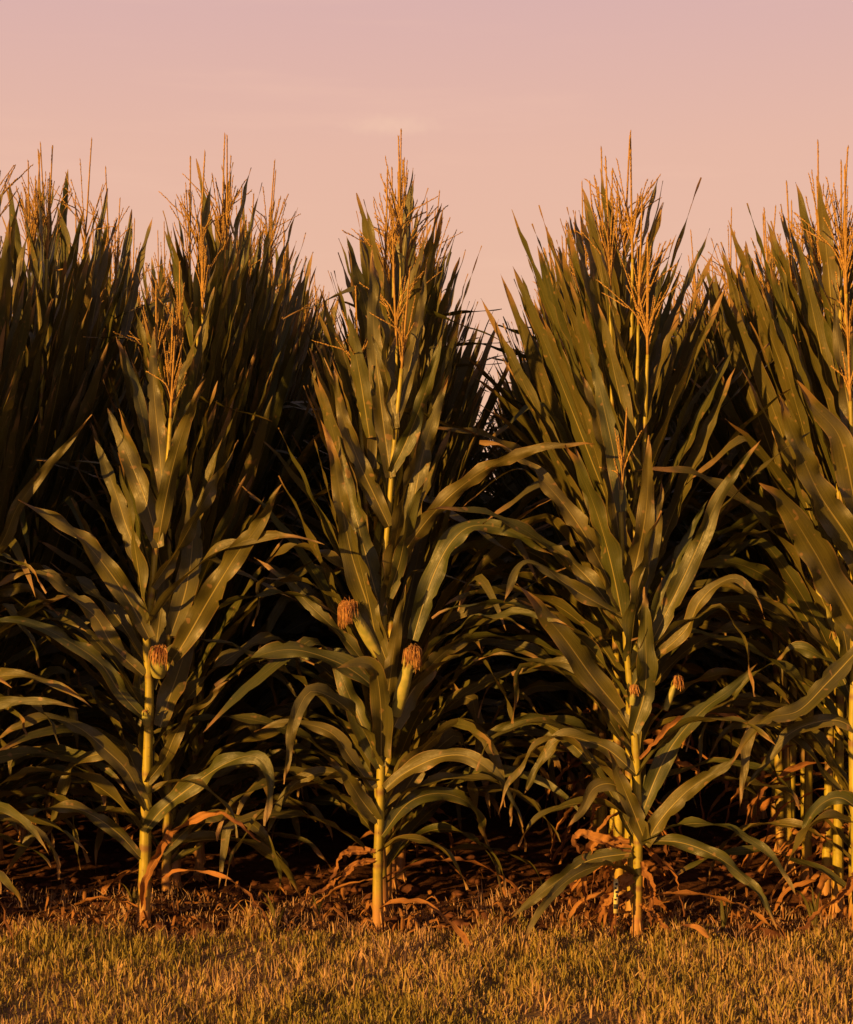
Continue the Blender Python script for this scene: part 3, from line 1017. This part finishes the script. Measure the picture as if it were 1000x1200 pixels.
def blades(n, xr, yr, h, wd, lean, tints, zfun=None, keep=None):
    x = nr.uniform(*xr, n)
    y = nr.uniform(*yr, n)
    if keep is not None:
        k = keep(x, y) > nr.random(n)
        x, y = x[k], y[k]
        n = len(x)
    clump = np.array([mnoise.noise(Vector((a_ * 7, b_ * 5, 1))) + .5 * mnoise.noise(Vector((a_ * 19, b_ * 12, 4))) for a_, b_ in zip(x, y)])
    patch = np.array([mnoise.noise(Vector((a_ * 1.6, b_ * 2.4, 8))) for a_, b_ in zip(x, y)])
    z = np.array([ground_z(a_, b_) for a_, b_ in zip(x, y)])
    hh = h * nr.uniform(.35, 1.3, n) * np.clip(1 + .85 * clump, .3, 2)
    az = nr.uniform(0, 2 * np.pi, n)
    ln = np.abs(nr.normal(0, lean, n))
    ff = nr.uniform(0, 2 * np.pi, n)
    w = wd * nr.uniform(.6, 1.3, n)
    sx, sy = np.cos(ff) * w / 2, np.sin(ff) * w / 2
    P = []
    for t, ws in ((0, 1.0), (.5, .85), (.85, .5), (1.0, .06)):
        off = np.sin(ln * t) * hh * t
        cx, cy = x + np.cos(az) * off, y + np.sin(az) * off
        cz = z + np.cos(ln * t) * hh * t - .004
        P.append(np.stack([cx - sx * ws, cy - sy * ws, cz], 1))
        P.append(np.stack([cx + sx * ws, cy + sy * ws, cz], 1))
    V = np.stack(P, 1).reshape(-1, 3)
    b = (np.arange(n) * 8)[:, None]
    Fq = np.concatenate([b + np.array([[0, 1, 3, 2]]), b + np.array([[2, 3, 5, 4]]), b + np.array([[4, 5, 7, 6]])], 0)
    tints = np.array(tints) * np.array([1.14, 1.16, 1.08])
    pr = nr.random(n) * .75 + .12 + patch * .7 + clump * .25
    q = np.clip((pr * len(tints)).astype(int), 0, len(tints) - 1)
    T = tints[q] * nr.uniform(.85, 1.15, (n, 1))
    T = np.repeat(T, 8, 0)
    return V, Fq, T


def edge_keep(x, y):
    e = 5.46 + .05 * np.sin(x * 3.1 + 1) + np.array([.26 * mnoise.noise(Vector((a_ * 4, 2, 5))) + .14 * mnoise.noise(Vector((a_ * 13, b_ * 3, 5))) for a_, b_ in zip(x, y)])
    bare = np.array([mnoise.noise(Vector((a_ * 2.3 + 4, b_ * 3.0, 5))) for a_, b_ in zip(x, y)])
    k = np.clip((e - y) / .10 + .15, 0.0, 1)
    return k * np.where(bare > .30, .30, 1.0)


green = [(0.17, 0.135, 0.028), (0.24, 0.18, 0.040), (0.30, 0.21, 0.06), (0.36, 0.23, 0.095), (0.38, 0.23, 0.13)]
A = blades(112000, (-2.6, 2.6), (3.6, 5.6), .040, .0048, .45, green, keep=edge_keep)
B = blades(64000, (-2.6, 2.6), (3.6, 5.9), .038, .0036, 1.0, [(0.34, 0.20, 0.13), (0.30, 0.17, 0.105), (0.22, 0.125, .07), (.40, .25, .14)],
           keep=lambda x, y: np.clip(1 - np.abs(y - 5.42) / .30, .5, 1))
gv = np.concatenate([A[0], B[0]])
gf = np.concatenate([A[1], B[1] + len(A[0])])
gt = np.concatenate([A[2], B[2]])
gr = np_mesh('grass', gv, gf, mats=(M['grass'],), tint=gt)
gr['kind'] = 'stuff'
set_thing(gr, 'mown olive and straw coloured grass verge in front of the corn', 'grass')


# ---- soil clods
def clod_mesh():
    VV, FF, o = [], [], 0
    import bmesh
    bm = bmesh.new()
    bmesh.ops.create_icosphere(bm, subdivisions=2, radius=1)
    base = np.array([v.co[:] for v in bm.verts])
    fs = np.array([[v.index for v in f.verts] for f in bm.faces])
    bm.free()
    rg2 = random.Random(9)
    shapes = []
    for k in range(8):
        d = np.array([1 + .75 * mnoise.noise(Vector(p) * 1.4 + Vector((k * 7, 0, 0))) + .38 * mnoise.noise(Vector(p) * 4 + Vector((0, k * 9, 0))) for p in base])
        shapes.append(base * d[:, None])
    for k in range(1500):
        x, y = rg2.uniform(-2.8, 2.8), 5.42 + abs(rg2.gauss(0, .9))
        s = min(.05, .004 + abs(rg2.gauss(0, .012)))
        q = shapes[rg2.randrange(8)]
        a = rg2.uniform(0, 6.28)
        ca, sa = math.cos(a), math.sin(a)
        W = np.stack([q[:, 0] * ca - q[:, 1] * sa, q[:, 0] * sa + q[:, 1] * ca, q[:, 2] * .55], 1) * s
        W += np.array([x, y, ground_z(x, y) + s * .25])
        VV.append(W)
        FF.append(fs + o)
        o += len(W)
    return np.concatenate(VV), np.concatenate(FF)


cv, cfc = clod_mesh()
cl = np_mesh('soil_clods', cv, cfc, mats=(M['clod'],))
cl['kind'] = 'stuff'
set_thing(cl, 'reddish brown clods of soil strewn between the corn rows', 'soil')

# ---- dry leaf litter
rl = random.Random(21)
mb = MB()
for k in range(420):
    x = rl.uniform(-2.6, 2.6)
    if rl.random() < .5:
        x = ROWX[rl.randrange(5)] + rl.gauss(0, .16)
    y = 5.42 + abs(rl.gauss(0, .22)) if rl.random() < .75 else 5.44 + abs(rl.gauss(0, .7))
    z = ground_z(x, y) + .012
    a = rl.uniform(0, 6.28)
    ln = rl.uniform(.02, .10)
    d = Vector((math.cos(a), math.sin(a), 0))
    h = rl.uniform(.0, .05)
    p = Vector((x, y, z))
    c = catmull([p, p + d * ln * .4 + Vector((0, 0, h)), p + d * ln * .75 + Vector((0, 0, h * .6)), p + d * ln], 8)
    sd = d.cross(Vector((0, 0, 1)))
    sides = []
    tw = rl.uniform(-1.2, 1.2)
    for i in range(9):
        sides.append(sd * math.cos(tw * i / 8) + Vector((0, 0, 1)) * math.sin(tw * i / 8))
    blade(mb, c, sides, rl.uniform(.004, .016), 2, .5, .006, rl)
lt = mb.build('leaf_litter', M['dry'])
lt['kind'] = 'stuff'
set_thing(lt, 'dry orange brown leaf litter on the soil at the foot of the rows', 'leaf litter')

# ---- single scraps of dry leaf on the grass edge
for (px, py, dx, dy, ln, w, lab) in [
        (688, 1090, 40, -14, .16, .045, 'dry orange leaf scrap on the grass left of the bright stalk'),
        (882, 1098, 34, 8, .12, .02, 'straw yellow leaf strip on the grass edge at the right'),
        (832, 1109, -24, 3, .10, .022, 'flat straw coloured leaf scrap on bare earth right of the bright stalk'),
        (470, 1085, 56, -10, .26, .014, 'long reddish dry stem lying on the soil right of the middle stalk')]:
    Yg = CAM.z * F / (py - 580)
    p0 = at(px, py, Yg)
    p1 = at(px + dx, py + dy, Yg + .04)
    p0.z = ground_z(p0.x, p0.y) + .03
    p1.z = ground_z(p1.x, p1.y) + .045
    d = (p1 - p0).normalized()
    r0 = empty('fallen_leaf', p0)
    bpy.data.objects.remove(r0)
    c = catmull([Vector((0, 0, 0)), d * ln * .4 + Vector((0, 0, .015)), d * ln * .8 + Vector((0, 0, .006)), d * ln], 10)
    mb = MB()
    sd = d.cross(Vector((0, 0, 1)))
    blade(mb, c, [sd * math.cos(.3 + i * .05) + Vector((0, 0, 1)) * math.sin(.3 + i * .05) for i in range(11)], w, 4, .4, .005, rl)
    ob = mb.build('fallen_leaf', M['dry'])
    ob.location = p0
    set_thing(ob, lab, 'fallen leaf')

# ---- weeds with long blades at the field edge
tint_w = (0.17, 0.17, 0.045)
for (px, py, hpx, nb, lab, sd_) in [
        (157, 1078, 38, 5, 'small green weed tuft left of the stubby ear plant', 1),
        (325, 1092, 44, 7, 'upright green weed between the left and middle plants', 2),
        (372, 1085, 36, 6, 'low green weed tuft just left of the middle stalk', 3),
        (848, 1092, 60, 3, 'thin weed with two long bent blades right of the bright stalk', 4),
        (955, 1092, 62, 4, 'slender upright weed before the right edge row', 5)]:
    Yg = CAM.z * F / (py - 580)
    p0 = at(px, py, Yg)
    p0.z = ground_z(p0.x, p0.y) - .01
    rw = random.Random(sd_ * 31)
    mb = MB()
    h = hpx / F * Yg
    for k in range(nb):
        a = rw.uniform(0, 6.28)
        ln = h * rw.uniform(.7, 1.25)
        sp = rw.uniform(.1, .6)
        d = Vector((math.cos(a), math.sin(a) * .6, 0))
        c = catmull([Vector((0, 0, 0)), d * ln * sp * .25 + Vector((0, 0, ln * .5)), d * ln * sp * .6 + Vector((0, 0, ln * .85)), d * ln * sp * 1.1 + Vector((0, 0, ln * .95))], 10)
        blade(mb, c, [Vector((-d.y, d.x, 0)).normalized() * .6 + Vector((.6, 0, 0))] * 11, .013, 2, .4, .001, rw)
    ob = mb.build('weed', M['leaf'])
    ob.location = p0
    set_thing(ob, lab, 'weed')

# ---- the small marked stake at the foot of the fourth row
p = at(722, 1069, Y3 - .08)
mk = MB()
hh = .105
zb = at(722, 1069, Y3 - .08).z


def box(mb, x0, x1, y0, y1, z0, z1):
    V = [Vector(q) for q in ((x0, y0, z0), (x1, y0, z0), (x1, y1, z0), (x0, y1, z0), (x0, y0, z1), (x1, y0, z1), (x1, y1, z1), (x0, y1, z1))]
    mb.add(V, [(3, 2, 1, 0), (4, 5, 6, 7), (0, 1, 5, 4), (1, 2, 6, 5), (2, 3, 7, 6), (3, 0, 4, 7)], [(0, 0)] * 8)


stake = empty('marker_stake', (p.x, p.y, 0))
box(mk, -.007, .007, 0, .003, zb - .004, zb + hh - .012)
box(mk, -.006, .006, 0, .003, zb + hh - .012, zb + hh - .004)
st = mk.build('strip', M['marker'], stake)
pg = MB()
box(pg, -.002, .002, .0005, .0025, -.03, zb - .004)
pg.build('peg', M['clod'], stake)
ik = MB()
for k, (dx, w_, z_, h_) in enumerate([(.002, .007, .082, .007), (-.001, .005, .070, .006), (.002, .008, .058, .007), (.003, .005, .046, .008), (-.002, .006, .036, .005), (0.0, .013, .010, .014)]):
    box(ik, dx - w_ / 2, dx + w_ / 2, -.0025, -.0002, zb + z_, zb + z_ + h_)
ik.build('printed_mark', M['ink'], stake)
set_thing(stake, 'small yellow marker strip with dark printed marks at the foot of the bright stalk', 'marker stake')

# ------------------------------------------------------------------ light
SUN_AZ, SUN_EL = 42.0, 13.0                 # degrees to the left of straight behind the camera; height
d = Vector((math.sin(R(SUN_AZ)) * math.cos(R(SUN_EL)), math.cos(R(SUN_AZ)) * math.cos(R(SUN_EL)), -math.sin(R(SUN_EL))))
sun_d = bpy.data.lights.new('sun', 'SUN')
sun_d.energy = 5.0
sun_d.angle = R(0.8)
sun_d.color = (1.0, 0.50, 0.10)
sun = bpy.data.objects.new('sun', sun_d)
sun.rotation_euler = d.to_track_quat('-Z', 'Y').to_euler()
col.objects.link(sun)

w = bpy.data.worlds.new('World')
scene.world = w
w.use_nodes = True
nt = w.node_tree
nt.nodes.clear()
wo = N(nt, 'ShaderNodeOutputWorld')
bg = N(nt, 'ShaderNodeBackground')
tc = N(nt, 'ShaderNodeTexCoord')
sep = N(nt, 'ShaderNodeSeparateXYZ')
L(nt, tc.outputs['Generated'], sep.inputs[0])
sky = N(nt, 'ShaderNodeTexSky', sky_type='NISHITA', sun_disc=False)
sky.sun_elevation = R(SUN_EL)
sky.sun_rotation = R(180 + SUN_AZ)
ramp = N(nt, 'ShaderNodeValToRGB')
L(nt, smooth(nt, sep.outputs[2], 0.0, 1.0), ramp.inputs[0])
nt.nodes.remove(ramp.inputs[0].links[0].from_node)
L(nt, sep.outputs[2], ramp.inputs[0])
cr = ramp.color_ramp
cr.elements[0].position = 0.0
cr.elements[0].color = (0.80, 0.455, 0.295, 1)
cr.elements[1].position = 1.0
cr.elements[1].color = (0.09, 0.085, 0.12, 1)
for pos, c_ in ((0.10, (0.78, 0.46, 0.322)), (0.19, (0.755, 0.446, 0.345)), (0.28, (0.66, 0.41, 0.39)), (0.5, (0.27, 0.20, 0.24))):
    e = cr.elements.new(pos)
    e.color = (*c_, 1)
# faint streaks of high cloud
mp = N(nt, 'ShaderNodeMapping')
mp.inputs['Scale'].default_value = (3.0, 3.0, 26.0)
L(nt, tc.outputs['Generated'], mp.inputs[0])
cl_n = noise(nt, mp.outputs[0], 2.2, 5, .55)
base = mix(nt, smooth(nt, cl_n, .50, .78, 0, .16), ramp.outputs[0], (0.90, 0.55, 0.40))
# one little wisp above the middle row
wd_ = (at(482, 142, 10) - CAM).normalized()
sub = N(nt, 'ShaderNodeVectorMath', operation='SUBTRACT')
L(nt, tc.outputs['Generated'], sub.inputs[0])
sub.inputs[1].default_value = wd_
sc = N(nt, 'ShaderNodeVectorMath', operation='MULTIPLY')
L(nt, sub.outputs[0], sc.inputs[0])
sc.inputs[1].default_value = (48, 48, 210)
nz = N(nt, 'ShaderNodeTexNoise')
nz.inputs['Scale'].default_value = 190
nz.inputs['Detail'].default_value = 3
L(nt, tc.outputs['Generated'], nz.inputs['Vector'])
ad = N(nt, 'ShaderNodeVectorMath', operation='ADD')
L(nt, sc.outputs[0], ad.inputs[0])
nm_ = N(nt, 'ShaderNodeVectorMath', operation='SCALE')
L(nt, nz.outputs['Color'], nm_.inputs[0])
nm_.inputs['Scale'].default_value = 0.9
L(nt, nm_.outputs[0], ad.inputs[1])
le = N(nt, 'ShaderNodeVectorMath', operation='LENGTH')
L(nt, ad.outputs[0], le.inputs[0])
base = mix(nt, smooth(nt, le.outputs['Value'], .2, 1.7, .35, 0), base, (0.92, 0.60, 0.42))
sk = mix(nt, 0.0, sky.outputs[0], (0, 0, 0))
sks = N(nt, 'ShaderNodeVectorMath', operation='SCALE')
L(nt, sk, sks.inputs[0])
sks.inputs['Scale'].default_value = 0.004
fin = N(nt, 'ShaderNodeVectorMath', operation='ADD')
L(nt, base, fin.inputs[0])
L(nt, sks.outputs[0], fin.inputs[1])
L(nt, fin.outputs[0], bg.inputs['Color'])
bg.inputs['Strength'].default_value = 0.54
L(nt, bg.outputs[0], wo.inputs[0])

scene.view_settings.view_transform = 'Standard'
scene.view_settings.look = 'None'
scene.view_settings.exposure = 0.95
scene.view_settings.gamma = 1.0
scene.cycles.max_bounces = 6
scene.cycles.transmission_bounces = 3
